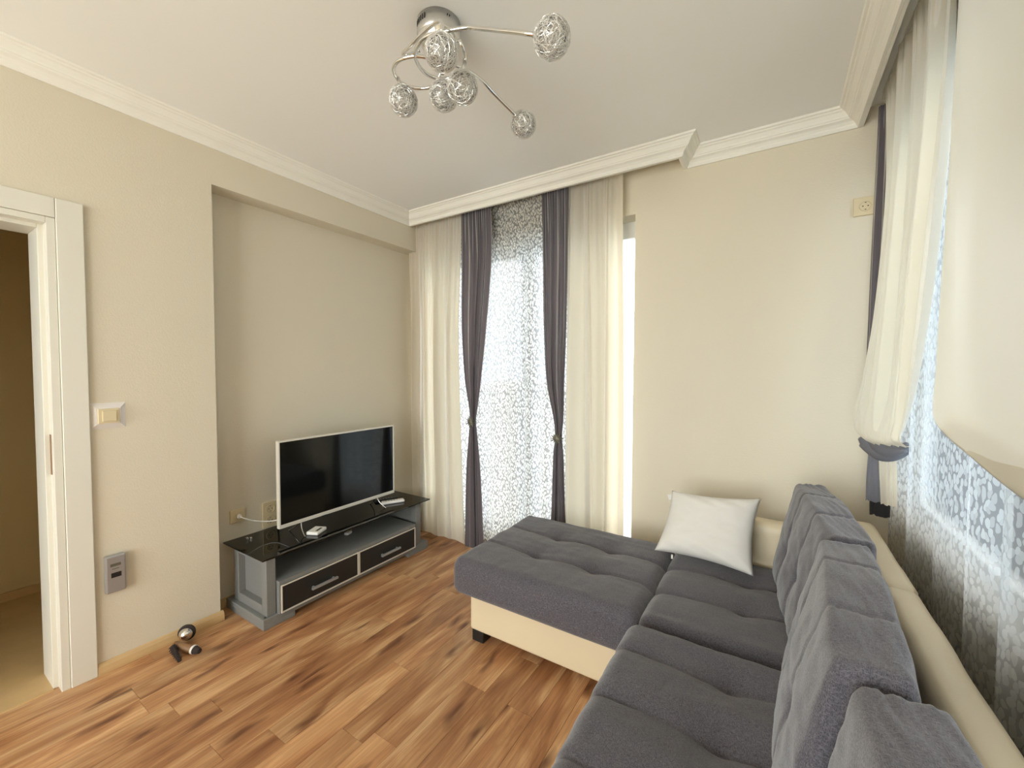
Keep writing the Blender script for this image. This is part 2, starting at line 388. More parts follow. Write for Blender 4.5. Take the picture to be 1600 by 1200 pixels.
# floor: base slab + planks
fl = struct(box('floor', (XN, YB, -.05), (XR, YF, -.0095), 'skirting_wood'))
sub = box('underlay_slab', (XN, YB, -.009), (XR, -.5, 0), 'skirting_wood', fl)
random.seed(11)
PW = .1185; x = -1.254 - PW * 12; k = 0
starts = {}
while x < XR - .01:
    y = -.5; first = True
    off = {}
    # end joints seen in the photo
    jo = {round(-1.372 * 1000): .96, round(-1.4905 * 1000): 1.316, round(-2.20 * 1000): .59}
    j0 = None
    for key, v in jo.items():
        if abs(key / 1000 - x) < .03: j0 = v
    if j0 is None: j0 = random.uniform(0, 1.28)
    js = [j0 + m * 1.28 for m in range(-3, 4)]
    cutsy = [-.5] + [j for j in js if -.4 < j < YF - .05] + [YF]
    for a, b in zip(cutsy[:-1], cutsy[1:]):
        x0, x1 = max(x, XN), min(x + PW, XR)
        cx, cy = (x0 + x1) / 2, (a + b) / 2; hx_, hy_ = (x1 - x0) / 2 - .0004, (b - a) / 2 - .0004
        bvl = .0007
        V = [(-hx_, -hy_, -.009), (hx_, -hy_, -.009), (hx_, hy_, -.009), (-hx_, hy_, -.009),
             (-hx_, -hy_, -bvl), (hx_, -hy_, -bvl), (hx_, hy_, -bvl), (-hx_, hy_, -bvl),
             (-hx_ + bvl, -hy_ + bvl, 0), (hx_ - bvl, -hy_ + bvl, 0), (hx_ - bvl, hy_ - bvl, 0), (-hx_ + bvl, hy_ - bvl, 0)]
        F = [(3, 2, 1, 0), (8, 9, 10, 11)]
        for q in range(4):
            q2 = (q + 1) % 4; F += [(q, q2, 4 + q2, 4 + q), (4 + q, 4 + q2, 8 + q2, 8 + q)]
        o = link('floor_plank', V, F, 'plank_wood', fl); o.location = (cx, cy, 0)
    x += PW

struct(box('ceiling', (XW, YB, ZC), (XR + .2, YF + .25, ZC + .1), 'ceiling_paint'))
# left wall with door opening and shallow niche
DY0, DY1, DZ = -.42, .452, 2.0
struct(boxes('wall_left', [((XW, YB, 0), (XL, DY0, ZC)), ((XW, DY0, DZ + .03), (XL, DY1, ZC)), ((XW, DY1, 0), (XL, 1.033, ZC)),
                           ((XW, 1.033, 0), (XN, YF, ZC)), ((XN, 1.033, 2.357), (XL, YF, ZC))], 'wall_paint'))
# far wall with the balcony door opening
W1X0, W1X1, W1Z0, W1Z1 = -2.42, -.745, .06, 2.344
struct(boxes('wall_far', [((XW, YF, 0), (W1X0, YF + .25, ZC)), ((W1X1, YF, 0), (XR + .09, YF + .25, ZC)),
                          ((W1X0, YF, W1Z1), (W1X1, YF + .25, ZC)), ((W1X0, YF, 0), (W1X1, YF + .25, W1Z0))], 'wall_paint'))
W2Y0, W2Y1, W2Z0, W2Z1 = .15, 2.50, .74, 2.36
struct(boxes('wall_right', [((XR, YB, 0), (XR + .09, W2Y0, ZC)), ((XR, W2Y1, 0), (XR + .09, YF, ZC)),
                            ((XR, W2Y0, W2Z1), (XR + .09, W2Y1, ZC)), ((XR, W2Y0, 0), (XR + .09, W2Y1, W2Z0))], 'wall_paint'))
W3X0, W3X1, W3Z0, W3Z1 = -2.4, .2, .2, 2.45
struct(boxes('wall_back', [((XW, YB - .25, 0), (W3X0, YB, ZC)), ((W3X1, YB - .25, 0), (XR + .2, YB, ZC)),
                           ((W3X0, YB - .25, W3Z1), (W3X1, YB, ZC)), ((W3X0, YB - .25, 0), (W3X1, YB, W3Z0))], 'wall_paint'))

def window(name, ax, c, a0, a1, z0, z1, mull, t=.06, fwid=.105, sw_=None):
    fs = sw_ or fwid
    """ax 0: window in a wall of constant y = c spanning x; ax 1: constant x = c spanning y"""
    root = struct(empty(name))
    def P(a, b, z): return (a, b, z) if ax == 0 else (b, a, z)
    def bx(nm, a, b, za, zb, mat, d0, d1, bev=0):
        p, q = P(a, c + d0, za), P(b, c + d1, zb)
        return box(nm, [min(p[i], q[i]) for i in range(3)], [max(p[i], q[i]) for i in range(3)], mat, root, bev)
    bx('frame_rail', a0, a1, z1 - fwid, z1, 'pvc_white', 0, t, .004); bx('frame_rail', a0, a1, z0, z0 + fwid, 'pvc_white', 0, t, .004)
    bx('frame_stile', a0, a0 + fs, z0 + fwid, z1 - fwid, 'pvc_white', 0, t, .004); bx('frame_stile', a1 - fs, a1, z0 + fwid, z1 - fwid, 'pvc_white', 0, t, .004)
    for m in mull: bx('mullion', m - .06, m + .06, z0 + fwid, z1 - fwid, 'pvc_white', 0, t, .004)
    e_ = [a0 + fs] + [v for m in mull for v in (m - .06, m + .06)] + [a1 - fs]
    for i in range(0, len(e_), 2): bx('pane', e_[i], e_[i + 1], z0 + fwid, z1 - fwid, 'window_glass', t * .4, t * .4 + .006)
    return root
window('window_1', 0, YF + .12, W1X0, W1X1, W1Z0, W1Z1, [-1.58], sw_=.02)
window('window_2', 1, XR + .02, W2Y0, W2Y1, W2Z0, W2Z1, [1.25], fwid=.07)
window('added_back_window', 0, YB - .18, W3X0, W3X1, W3Z0, W3Z1, [-1.1])  # unseen window, made up to let the added fill light in
struct(box('trim_7', (XR - .03, W2Y0 - .03, W2Z0 - .03), (XR + .02, W2Y1 + .03, W2Z0 + .003), 'white_trim', None, .004))

# crown mouldings following pelmets: mitred sweep, one object per run
prof = [(0, 2.544), (.010, 2.5435), (.014, 2.550), (.018, 2.556), (.019, 2.562), (.030, 2.573), (.044, 2.580), (.047, 2.585), (.051, 2.587),
        (.054, 2.594), (.066, 2.609), (.074, 2.613), (.077, 2.618), (.086, 2.621), (.090, 2.6295), (0, 2.6295)]
path = [(XL, YB), (XL, 2.445), (-.458, 2.445), (-.458, YF), (.324, YF), (.324, YB)]
def mitre(i):
    def nrm(a, b):
        d = Vector((b[0] - a[0], b[1] - a[1])).normalized(); return Vector((d.y, -d.x))
    if i == 0: return nrm(path[0], path[1])
    if i == len(path) - 1: return nrm(path[-2], path[-1])
    return nrm(path[i - 1], path[i]) + nrm(path[i], path[i + 1])
for i in range(len(path) - 1):
    V = []; n = len(prof)
    for j in (i, i + 1):
        m = mitre(j)
        for d, z in prof: V.append((path[j][0] + m.x * d, path[j][1] + m.y * d, z))
    F = [(k, (k + 1) % n, n + (k + 1) % n, n + k) for k in range(n)] + [tuple(range(n))[::-1], tuple(range(n, 2 * n))]
    struct(link('trim_%d' % (i + 1), V, F, 'crown_paint'))
struct(boxes('trim_6', [((XL + .001, 2.4455, 2.5445), (-.4585, 2.457, 2.629)), ((-.47, 2.457, 2.5445), (-.4585, YF, 2.629)),
                        ((.3245, YB, 2.5445), (.336, YF, 2.629))], 'crown_paint'))
struct(boxes('trim_8', [((-2.5, 2.50, 2.598), (-.6, 2.55, 2.629)), ((.385, .1, 2.598), (.43, 2.5, 2.629))], 'white_trim'))

# skirting board on the left wall
def skirting(name, a, b, nx, ny):
    prof_s = [(0, 0), (.018, 0), (.018, .012), (.014, .034), (.008, .046), (.003, .050), (0, .050)]
    V = []; n = len(prof_s)
    for p in (a, b):
        for d, z in prof_s: V.append((p[0] + nx * d, p[1] + ny * d, z))
    F = [(k, (k + 1) % n, n + (k + 1) % n, n + k) for k in range(n)] + [tuple(range(n))[::-1], tuple(range(n, 2 * n))]
    return struct(link(name, V, F, 'skirting_wood'))
skirting('baseboard_left', (XL, .541), (XL, 1.045), 1, 0)
skirting('baseboard_niche', (XN, 1.035), (XN, 2.60), 1, 0)
skirting('baseboard_far', (-.74, YF), (.50, YF), 0, -1)
skirting('baseboard_back', (XL, -2.3), (XL, -.51), 1, 0)

# door frame (white casing, jamb with rebate) and the hall beyond
dr = struct(empty('door_1'))
CW = .083
boxes('casing_right', [((XL, DY1 + .006, 0), (XL + .016, DY1 + .006 + CW, 2.083))], 'white_trim', dr, .003)
boxes('casing_left', [((XL, DY0 - .006 - CW, 0), (XL + .016, DY0 - .006, 2.083))], 'white_trim', dr, .003)
boxes('casing_head', [((XL, DY0 - .005, 2.001), (XL + .015, DY1 + .005, 2.083))], 'white_trim', dr, .003)
boxes('jamb', [((XL - .045, DY1 - .022, 0), (XL + .010, DY1 + .005, 2.0)), ((XW - .01, DY1 - .038, 0), (XL - .045, DY1 - .003, 1.985)),
               ((XL - .045, DY0 - .005, 0), (XL + .010, DY0 + .022, 2.0)), ((XW - .01, DY0 + .003, 0), (XL - .045, DY0 + .038, 1.985)),
               ((XL - .045, DY0 + .022, 1.975), (XL + .010, DY1 - .022, 2.0)), ((XW - .01, DY0 + .038, 1.96), (XL - .045, DY1 - .038, 1.985))], 'white_trim', dr, .002)
box('strike_plate', (XL - .040, DY1 - .0235, .93), (XL - .018, DY1 - .0215, 1.10), 'brown_toy', dr)
HX = -3.82
struct(box('trim_9', (XW - .01, DY0 + .038, -.004), (XL - .035, DY1 - .038, .006), 'skirting_wood'))
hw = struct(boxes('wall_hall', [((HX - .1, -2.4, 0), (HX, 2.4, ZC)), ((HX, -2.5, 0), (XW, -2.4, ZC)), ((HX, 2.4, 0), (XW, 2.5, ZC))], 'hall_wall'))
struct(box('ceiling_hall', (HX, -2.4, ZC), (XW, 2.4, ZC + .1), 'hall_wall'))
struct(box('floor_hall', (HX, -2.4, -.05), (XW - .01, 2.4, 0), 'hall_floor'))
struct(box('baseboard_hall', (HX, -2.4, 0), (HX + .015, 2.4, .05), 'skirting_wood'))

# exterior: terrace ground, an added blue plane and a plain neighbouring building
ext = box('floor_outside', (-60, -60, -6.2), (60, 60, -6.0), 'concrete'); struct(ext)
struct(box('floor_blue_tint', (3.2, -14, -6.0), (45, 59, -5.97), 'blue_tint'))  # unseen plane, added to tint the view through the right sheer blue
bd = struct(empty('wall_neighbour', (-4, 16, -6)))
box('facade', (-9, 0, 0), (5.2, 6, 6.4), 'stucco_gray', bd); box('roof_edge', (-9.3, -.3, 6.4), (5.5, 6.3, 6.7), 'concrete', bd)

# ------------------------------------------------------------------ sofa
def lerp(a, b, t): return a + (b - a) * t
def upholster(loc, tufts, seams, depth=.024, wr=.0035, seed=0, pf=.008):
    lx, ly, lz = loc
    def fn(p, n):
        X, Y = p.x + lx, p.y + ly
        dz = 0.0
        dmin = min([9.0] + [math.hypot(X - a, Y - b) for a, b in tufts])
        dz -= depth * math.exp(-(dmin / .050) ** 1.1)
        sm = min([9.0] + [abs(Y - s + .004 * math.sin(X * 9 + s * 30)) for s in seams])
        sd = .0095 * math.exp(-(sm / .007))
        puff = pf * min(1.0, sm / .11) ** .7
        wk = wr * fbm(X * 5 + seed, Y * 16, seed + 1.3, 3) + .002 * fbm(X * 26, Y * 9, seed + 4.2, 2)
        up_ = max(0.0, n.z)
        q = Vector(p)
        q.z += up_ * (dz + puff + wk) - up_ * sd
        side = math.hypot(n.x, n.y)
        q += Vector((n.x, n.y, 0)) * side * (.5 * wk - sd * .6 + .006 * (1 - (abs(p.z) / .1) ** 2))
        return q
    return fn

sofa = tag(empty('corner_sofa', (-.45, 1.6, 0)), 'dark grey L-shaped corner sofa with tufted chaise seat and cream leather base', 'sofa')
def sp_(o):
    o.location = Vector(o.location) - Vector(sofa.location); return o
sp_(box('base', (-1.285, 1.64, .057), (.38, 2.30, .275), 'leather', sofa, .012, 3))
sp_(box('base', (-.385, -.75, .057), (.38, 1.65, .275), 'leather', sofa, .012, 3))
for (fx, fy) in ((-1.24, 1.68), (-1.24, 2.24), (-.33, .4), (.32, 2.24), (.32, -.65), (-.33, -.65)):
    sp_(box('foot', (fx - .035, fy - .035, 0), (fx + .035, fy + .035, .058), 'black_plastic', sofa, .004))
CT = [(-1.0, 2.065), (-.70, 2.065), (-1.0, 1.82), (-.70, 1.82)]
CT2 = [(-.415, 2.065), (-.08, 2.065), (-.415, 1.82), (-.08, 1.82)]
SE = (2.065, 1.82)
l1 = (-.875, 1.925, .356); o = cushion('seat_cushion', (.91, .75, .18), .045, 'sofa_fabric', sofa, upholster(l1, CT + CT2, SE, seed=2), loc=l1); sp_(o)
l2 = (-.130, 1.925, .354); o = cushion('seat_cushion', (.575, .75, .176), .045, 'sofa_fabric', sofa, upholster(l2, CT + CT2, SE, seed=5), loc=l2); sp_(o)
ST = [(-.095, y) for y in (1.352, 1.12, .888, .656, .42)] 
l3 = (-.145, .42, .354); o = cushion('seat_cushion', (.585, 2.20, .19), .05, 'sofa_fabric', sofa, upholster(l3, ST, (1.352, 1.12, .888, .656, .42, .19), .028, .004, 9, .014), loc=l3, step=.011); sp_(o)
# cream backrest frame: two lengths with a joint, rounded top, plus the short return behind the chaise
def back_panel(name, y0, y1, x0=.305, x1=.400, zt=.70, zb=.06):
    def fn(p, n):
        q = Vector(p); q.x += .012 * math.cos(math.pi * p.z / (zt - zb)) * 0; 
        q += n * (.004 * fbm(p.x * 9, p.y * 5, p.z * 5 + y0, 2))
        return q
    loc = ((x0 + x1) / 2, (y0 + y1) / 2, (zt + zb) / 2)
    return sp_(cushion(name, (x1 - x0, y1 - y0, zt - zb), .030, 'leather', sofa, fn, step=.025, loc=loc))
back_panel('backrest', 1.752, 2.43); back_panel('backrest', -.75, 1.748)
back_panel('armrest', 2.315, 2.425, -.42, .302, .645)

BC = {}
def back_cushion(label, y0, y1, dx, tufts, rz=0, seed=0, H=.405, lean=.07):
    Lh = y1 - y0; T = .235
    def fn(p, n):
        zz = (p.z + H / 2) / H; q = Vector(p)
        v = 2 * p.y / Lh
        taper = lerp(1.0, .53, max(0, zz) ** 1.2)
        puff = 1 + .16 * (1 - v * v) * math.sin(math.pi * min(1, zz * 1.02))
        q.x *= taper * puff * (1 - .16 * abs(v) ** 5)
        q.z += .014 * (1 - abs(v) ** 2.5) * max(0, n.z) * 2 + .02 * abs(v) ** 8 * zz
        q.y *= 1 - .05 * (1 - abs(2 * zz - 1)) * 0 + .02 * zz
        if n.z < .2 or True:
            dm = min([9] + [math.hypot(p.y - a, (p.z - b)) for a, b in tufts]) if n.x < 0 else 9
            q.x += .026 * math.exp(-(dm / .05) ** 1.1)
            sm = min([9] + [abs(p.y - a + .005 * math.sin(p.z * 14 + a * 9)) for a, b in tufts])
            if abs(n.y) < .7:
                q -= Vector((n.x, 0, n.z)) * (.0065 * math.exp(-sm / .0055)) - Vector((n.x, 0, n.z)) * (.003 * min(1, sm / .1) ** .7)
        wk = .004 * fbm(p.y * 6 + seed, p.z * 6, p.x * 6 + seed, 2) + .0035 * fbm(p.y * 14 + p.x * 30, p.z * 20 + seed, p.x * 22, 2)
        q += n * wk
        q.x += lean * (q.z + H / 2)
        return q
    o = cushion('back_cushion', (T, Lh, H), .022, 'sofa_fabric', None, fn, step=.008, loc=(0, 0, H / 2))
    o.location = (dx, (y0 + y1) / 2, .462); o.rotation_euler = (0, 0, rz)
    return tag(o, label, 'cushion', 'grey back cushions along the sofa')
back_cushion('dark grey back cushion farthest from the viewer, at the end of the chaise', 1.580, 2.275, .152, [(-.12, -.03), (.12, -.03)], .09, 1, H=.39)
back_cushion('large dark grey back cushion in the middle of the three on the sofa', .885, 1.522, .138, [(-.12, -.03), (.13, -.03)], -.055, 7)
back_cushion('dark grey back cushion nearest the viewer, cut by the bottom edge', .16, .855, .160, [(-.12, -.03), (.12, -.03)], .03, 13, H=.395)

# small white throw pillow: soft square leaning on the return
def throw_pillow():
    TL, TR, BL, BR = Vector((-.441, 2.285, .745)), Vector((-.040, 2.285, .770)), Vector((-.487, 2.112, .478)), Vector((-.056, 2.092, .470))
    nr = ((BR - BL).cross(TL - BL)).normalized()
    if nr.y > 0: nr = -nr
    n = 44; V = []; F = []
    for side in (1, -1):
        for i in range(n + 1):
            for j in range(n + 1):
                u, v = i / n, j / n; a, b = 2 * u - 1, 2 * v - 1
                uu = .5 + (u - .5) * (1 - .085 * (1 - b ** 2) * 1.0); vv = .5 + (v - .5) * (1 - .10 * (1 - a ** 2))
                p = BL.lerp(BR, uu).lerp(TL.lerp(TR, uu), vv)
                th = .062 * (max(0, (1 - a ** 4) * (1 - b ** 4))) ** .55
                wk = .006 * fbm(u * 5, v * 5, side * 3, 3) * (1 - a ** 4) * (1 - b ** 4)
                crease = .005 * math.sin(16 * (a * .4 + b) + 3 * a) * math.exp(-((abs(b) - .85) / .2) ** 2) * (1 - a ** 4) * (1 - b ** 6)
                V.append(p + nr * side * (th + wk + crease))
    m = (n + 1) ** 2
    for s in (0, 1):
        for i in range(n):
            for j in range(n):
                q = (s * m + i * (n + 1) + j, s * m + (i + 1) * (n + 1) + j, s * m + (i + 1) * (n + 1) + j + 1, s * m + i * (n + 1) + j + 1)
                F.append(q if s == 0 else q[::-1])
    o = link('throw_pillow', V, F, 'cushion_white', None, True)
    bm = bmesh.new(); bm.from_mesh(o.data); bmesh.ops.remove_doubles(bm, verts=bm.verts, dist=.0004); bmesh.ops.recalc_face_normals(bm, faces=bm.faces); bm.to_mesh(o.data); bm.free()
    t = box('care_label', (-.012, -.002, -.014), (.012, .002, .014), 'white_plastic', o); t.location = (-.446, 2.272, .712); t.rotation_euler = (.3, -.2, 0)
    t2 = box('care_label', (-.004, -.002, -.012), (.004, .002, .008), 'white_plastic', o); t2.location = (-.40, 2.098, .474)
    return tag(o, 'small off-white square throw pillow leaning on the chaise end', 'pillow')
throw_pillow()

# ------------------------------------------------------------------ curtains
def curtain(name, rows, nf, mat, seed, nu=220, nv=80, parent=None, cloth_w=None, head=.12, asym=.35, wander=.5, ztop=None, hem_wave=.004, fine=.25):
    """rows: (Lx,Ly,Lz, Rx,Ry,Rz, amp, bulge, sag), smooth-interpolated from top to bottom"""
    R = np.array([list(r) + [0] * (9 - len(r)) for r in rows], float); K = len(R)
    acc = [0.0]
    for i in range(1, K): acc.append(acc[-1] + max(.01, np.linalg.norm(R[i, :3] - R[i - 1, :3])))
    acc = np.array(acc); T = acc / acc[-1]
    def row(t):
        i = min(K - 2, int(np.searchsorted(T, t, side='right')) - 1); i = max(i, 0)
        a = (t - T[i]) / (T[i + 1] - T[i]); a = min(1, max(0, a))
        # monotone-ish hermite via neighbouring slopes
        def sl(k):
            if k <= 0 or k >= K - 1: return (R[min(k + 1, K - 1)] - R[max(k - 1, 0)]) / (T[min(k + 1, K - 1)] - T[max(k - 1, 0)])
            return (R[k + 1] - R[k - 1]) / (T[k + 1] - T[k - 1])
        h = T[i + 1] - T[i]; a2, a3 = a * a, a * a * a
        return (2 * a3 - 3 * a2 + 1) * R[i] + (a3 - 2 * a2 + a) * h * sl(i) + (-2 * a3 + 3 * a2) * R[i + 1] + (a3 - a2) * h * sl(i + 1)
    rs = random.Random(seed); ph = [rs.uniform(0, 6.28) for _ in range(8)]
    V = []; UV = []
    w0 = np.linalg.norm(R[:, :3] - R[:, 3:6], axis=1).max()
    cw = cloth_w or w0 * 1.6
    for j in range(nv + 1):
        t = j / nv; r = row(t); Lp = Vector(r[:3]); Rp = Vector(r[3:6]); amp = r[6]
        d = (Rp - Lp); d.z = 0; wl = d.length; d.normalize() if wl > 1e-6 else None
        nn = Vector((d.y, -d.x, 0))
        hd = math.exp(-t / head) if head else 0
        for i in range(nu + 1):
            s = i / nu
            wob = wander * (math.sin(2 * math.pi * s * 1.3 + ph[0]) + .6 * math.sin(2 * math.pi * s * 2.7 + ph[1] + .6 * t)) + 1.1 * t * math.sin(2 * math.pi * s * 1.6 + ph[6])
            phs = 2 * math.pi * nf * s + wob + .5 * math.sin(2.2 * t + ph[2] + 3 * s)
            amod = .65 + .35 * math.sin(2 * math.pi * s * 1.9 + ph[3] + 1.1 * t)
            f = math.sin(phs) * amod + asym * math.sin(2 * phs + ph[4]) * .5
            f += fine * math.sin(4.3 * phs + ph[5]) * (hd * 1.8 + .015) * (1 - .4 * s)
            f = f * (1 - .35 * hd)
            edge = min(1, min(s, 1 - s) * nf * 2.5 + .25)
            p = Lp.lerp(Rp, s) + nn * (amp * f * edge) + d * (amp * .35 * math.cos(phs) * edge)
            bel = math.sin(math.pi * s) ** .8
            p += nn * (-r[7] * bel); p.z -= r[8] * bel
            if j == nv: p.z += hem_wave * math.sin(phs)
            V.append(p); UV.append((s * cw + seed * 3.1, -t * acc[-1]))
    F = [(j * (nu + 1) + i, j * (nu + 1) + i + 1, (j + 1) * (nu + 1) + i + 1, (j + 1) * (nu + 1) + i) for j in range(nv) for i in range(nu)]
    return link(name, V, F, mat, parent, True, UV)

YC = 2.515
def fr(z, a, b, amp, y=YC, bulge=0, sag=0): return (a, y, z, b, y, z, amp, bulge, sag)
# far balcony door: sheer behind, two cream panels, two tied dark ones
tag(curtain('sheer_curtain', [fr(2.596, -2.35, -.90, .010, 2.568), fr(1.8, -2.35, -.90, .020, 2.568), fr(.03, -2.35, -.90, .023, 2.568)], 9, 'sheer_cloth', 3, 320, 40, cloth_w=2.3),
    'white leaf-patterned sheer curtain hanging full length over the balcony door', 'curtain')
tag(curtain('cream_curtain', [fr(2.596, -2.625, -2.055, .013), fr(2.3, -2.62, -2.06, .020), fr(1.7, -2.60, -2.085, .030), fr(1.0, -2.60, -2.07, .032), fr(.02, -2.58, -2.02, .030, 2.51)], 4, 'cream_cloth', 5, 260, 60, hem_wave=.012),
    'long cream curtain in the left corner, behind the television stand end', 'curtain')
tag(curtain('cream_curtain', [fr(2.596, -1.165, -.80, .013), fr(2.3, -1.165, -.798, .022), fr(1.7, -1.16, -.785, .028), fr(1.0, -1.165, -.775, .028), fr(.02, -1.16, -.765, .026, 2.51)], 3.0, 'cream_cloth', 8, 240, 60),
    'long cream curtain at the right side of the balcony door, behind the chaise', 'curtain')
YD = 2.490
tag(curtain('dark_curtain', [fr(2.596, -2.035, -1.76, .012, YD), fr(2.2, -2.03, -1.755, .018, YD), fr(1.7, -2.03, -1.80, .018, YD), fr(1.3, -1.998, -1.85, .018, YD), fr(1.08, -1.955, -1.885, .013, YD), fr(.985, -1.948, -1.898, .010, YD),
                             fr(.88, -1.96, -1.885, .013, YD), fr(.6, -1.985, -1.855, .018, YD), fr(.01, -2.0, -1.82, .020, YD)], 4, 'dark_cloth', 4, 180, 90),
    'dark grey curtain tied in at the middle, left of the two by the balcony door', 'curtain')
tag(curtain('dark_curtain', [fr(2.596, -1.345, -1.150, .012, YD), fr(2.2, -1.335, -1.148, .016, YD), fr(1.7, -1.325, -1.152, .018, YD), fr(1.3, -1.30, -1.165, .018, YD), fr(1.05, -1.245, -1.170, .013, YD), fr(.925, -1.230, -1.180, .010, YD),
                             fr(.82, -1.245, -1.168, .012, YD), fr(.5, -1.255, -1.155, .016, YD), fr(.01, -1.28, -1.13, .018, YD)], 3.5, 'dark_cloth', 6, 180, 90),
    'dark grey curtain tied in at the middle, right of the two by the balcony door', 'curtain')
def brooch(loc, label):
    r = tag(empty('curtain_clip', loc), label, 'curtain clip', 'star clips on the dark curtains')
    lathe('medallion', [(.0001, .012), (.012, .011), (.02, .006), (.022, 0), (.0001, -.002)], 'dark_metal', r, 20)
    bm = bmesh.new()
    for k in range(14):
        a = 2 * math.pi * k / 14; ln = .045 if k % 2 == 0 else .036
        cyl_bm(bm, (.016 * math.cos(a), .016 * math.sin(a), .003), (ln * math.cos(a), ln * math.sin(a), .004), .0062, .0015, 6)
    bmobj('ray_points', bm, 'dark_metal', r)
    ring = [Vector((.034 * math.cos(t), .001 * math.sin(t), -.022 + .024 * math.sin(t))) for t in np.linspace(0, 2 * math.pi, 24, endpoint=False)]
    V, F = tube_data(ring, .0035, 6, closed=True); link('clasp_ring', V, F, 'dark_metal', r, True)
    r.rotation_euler = (HP, 0, 0); return r
brooch((-1.923, 2.462, .985), 'dark star-shaped clip on the left tied dark curtain')
brooch((-1.205, 2.462, .925), 'dark star-shaped clip on the right tied dark curtain')

# right window
tag(curtain('sheer_curtain', [(.452, 2.46, 2.60, .452, .02, 2.60, .012), (.452, 2.46, 1.8, .452, .02, 1.8, .018), (.455, 2.44, .06, .455, .02, .06, .024)], 9, 'sheer_cloth_large', 12, 420, 50, cloth_w=3.4),
    'wide pebble-patterned sheer curtain over the window behind the sofa', 'curtain')
tag(curtain('cream_curtain', [(.385, 2.42, 2.598, .385, 1.585, 2.598, .020), (.385, 2.39, 2.45, .385, 1.60, 2.45, .024), (.383, 2.35, 2.1, .385, 1.63, 2.1, .030), (.355, 2.33, 1.65, .38, 1.72, 1.65, .030, .01),
                              (.315, 2.31, 1.32, .372, 1.80, 1.32, .022, .022), (.292, 2.30, 1.19, .365, 1.84, 1.20, .014, .03), (.300, 2.29, 1.125, .362, 1.86, 1.15, .010, .02), (.335, 2.27, 1.085, .385, 1.88, 1.125, .006, .0), (.36, 2.26, 1.075, .40, 1.92, 1.12, .004)],
            4, 'cream_cloth', 21, 240, 110, head=.06, fine=.35),
    'cream curtain knotted up short over the right window, the farther of two', 'curtain')
tag(curtain('cream_curtain', [(.385, 1.560, 2.598, .385, .05, 2.598, .022), (.385, 1.565, 2.3, .375, .05, 2.3, .034), (.388, 1.60, 1.7, .35, .05, 1.7, .032, .01), (.388, 1.625, 1.38, .33, .05, 1.30, .018, .03, .01),
                              (.386, 1.630, 1.26, .33, .05, 1.17, .012, .045, .07), (.392, 1.61, 1.225, .35, .07, 1.12, .008, .03, .075), (.405, 1.56, 1.23, .39, .1, 1.12, .005, 0, .05), (.425, 1.52, 1.26, .42, .1, 1.15, .004, 0, .02)],
            3.2, 'cream_cloth', 27, 300, 110, head=.06, fine=.3),
    'big cream curtain at the right edge, gathered up short, nearest the viewer', 'curtain')
dk = tag(empty('dark_curtain', (.40, 2.44, 0)), 'dark grey curtain knotted in the far right corner behind the cream one', 'curtain')
def rel(o): o.location = -Vector(dk.location); return o
rel(curtain('drop', [(.375, 2.50, 2.57, .425, 2.43, 2.57, .010), (.365, 2.48, 2.1, .425, 2.42, 2.1, .010), (.355, 2.45, 1.62, .43, 2.40, 1.62, .008), (.35, 2.42, 1.25, .43, 2.36, 1.25, .008), (.36, 2.39, 1.06, .43, 2.33, 1.06, .006)], 2.5, 'dark_cloth', 31, 80, 50, dk))
V = []; F = []
for k in range(3):
    a0 = k * 2.1
    pts = [Vector((.335 + .115 * t, 2.33 - .14 * t, 1.074 - .035 * math.sin(math.pi * t) + .006 * t) ) + Vector((.010 * math.cos(a0 + 4 * t), .010 * math.sin(a0), .013 * math.sin(a0 + 4 * t))) for t in np.linspace(0, 1, 16)]
    v, f = tube_data(pts, lambda t: .010 + .017 * math.sin(math.pi * min(1, max(0, t * .9 + .08))), 12, len(V)); V += v; F += f
rel(link('knot', V, F, 'grey_cloth', dk, True))
rel(curtain('tail', [(.352, 2.33, 1.02, .385, 2.32, 1.02, .004), (.350, 2.34, .92, .392, 2.33, .92, .005), (.350, 2.34, .815, .398, 2.33, .815, .006)], 1.2, 'grey_cloth', 33, 40, 24, dk))
rel(curtain('pale_tail', [(.385, 2.32, 1.03, .43, 2.26, 1.04, .005), (.392, 2.33, .92, .44, 2.28, .92, .006), (.398, 2.33, .812, .444, 2.29, .812, .007)], 1.6, 'cream_cloth', 35, 40, 24, dk))
rel(curtain('black_panel', [(.372, 2.40, .90, .438, 2.37, .90, .003), (.372, 2.40, .83, .438, 2.37, .83, .003), (.374, 2.40, .742, .438, 2.37, .742, .003)], 1.2, 'black_matte', 37, 30, 10, dk))  # flat black panel filling the dark patch below the tails

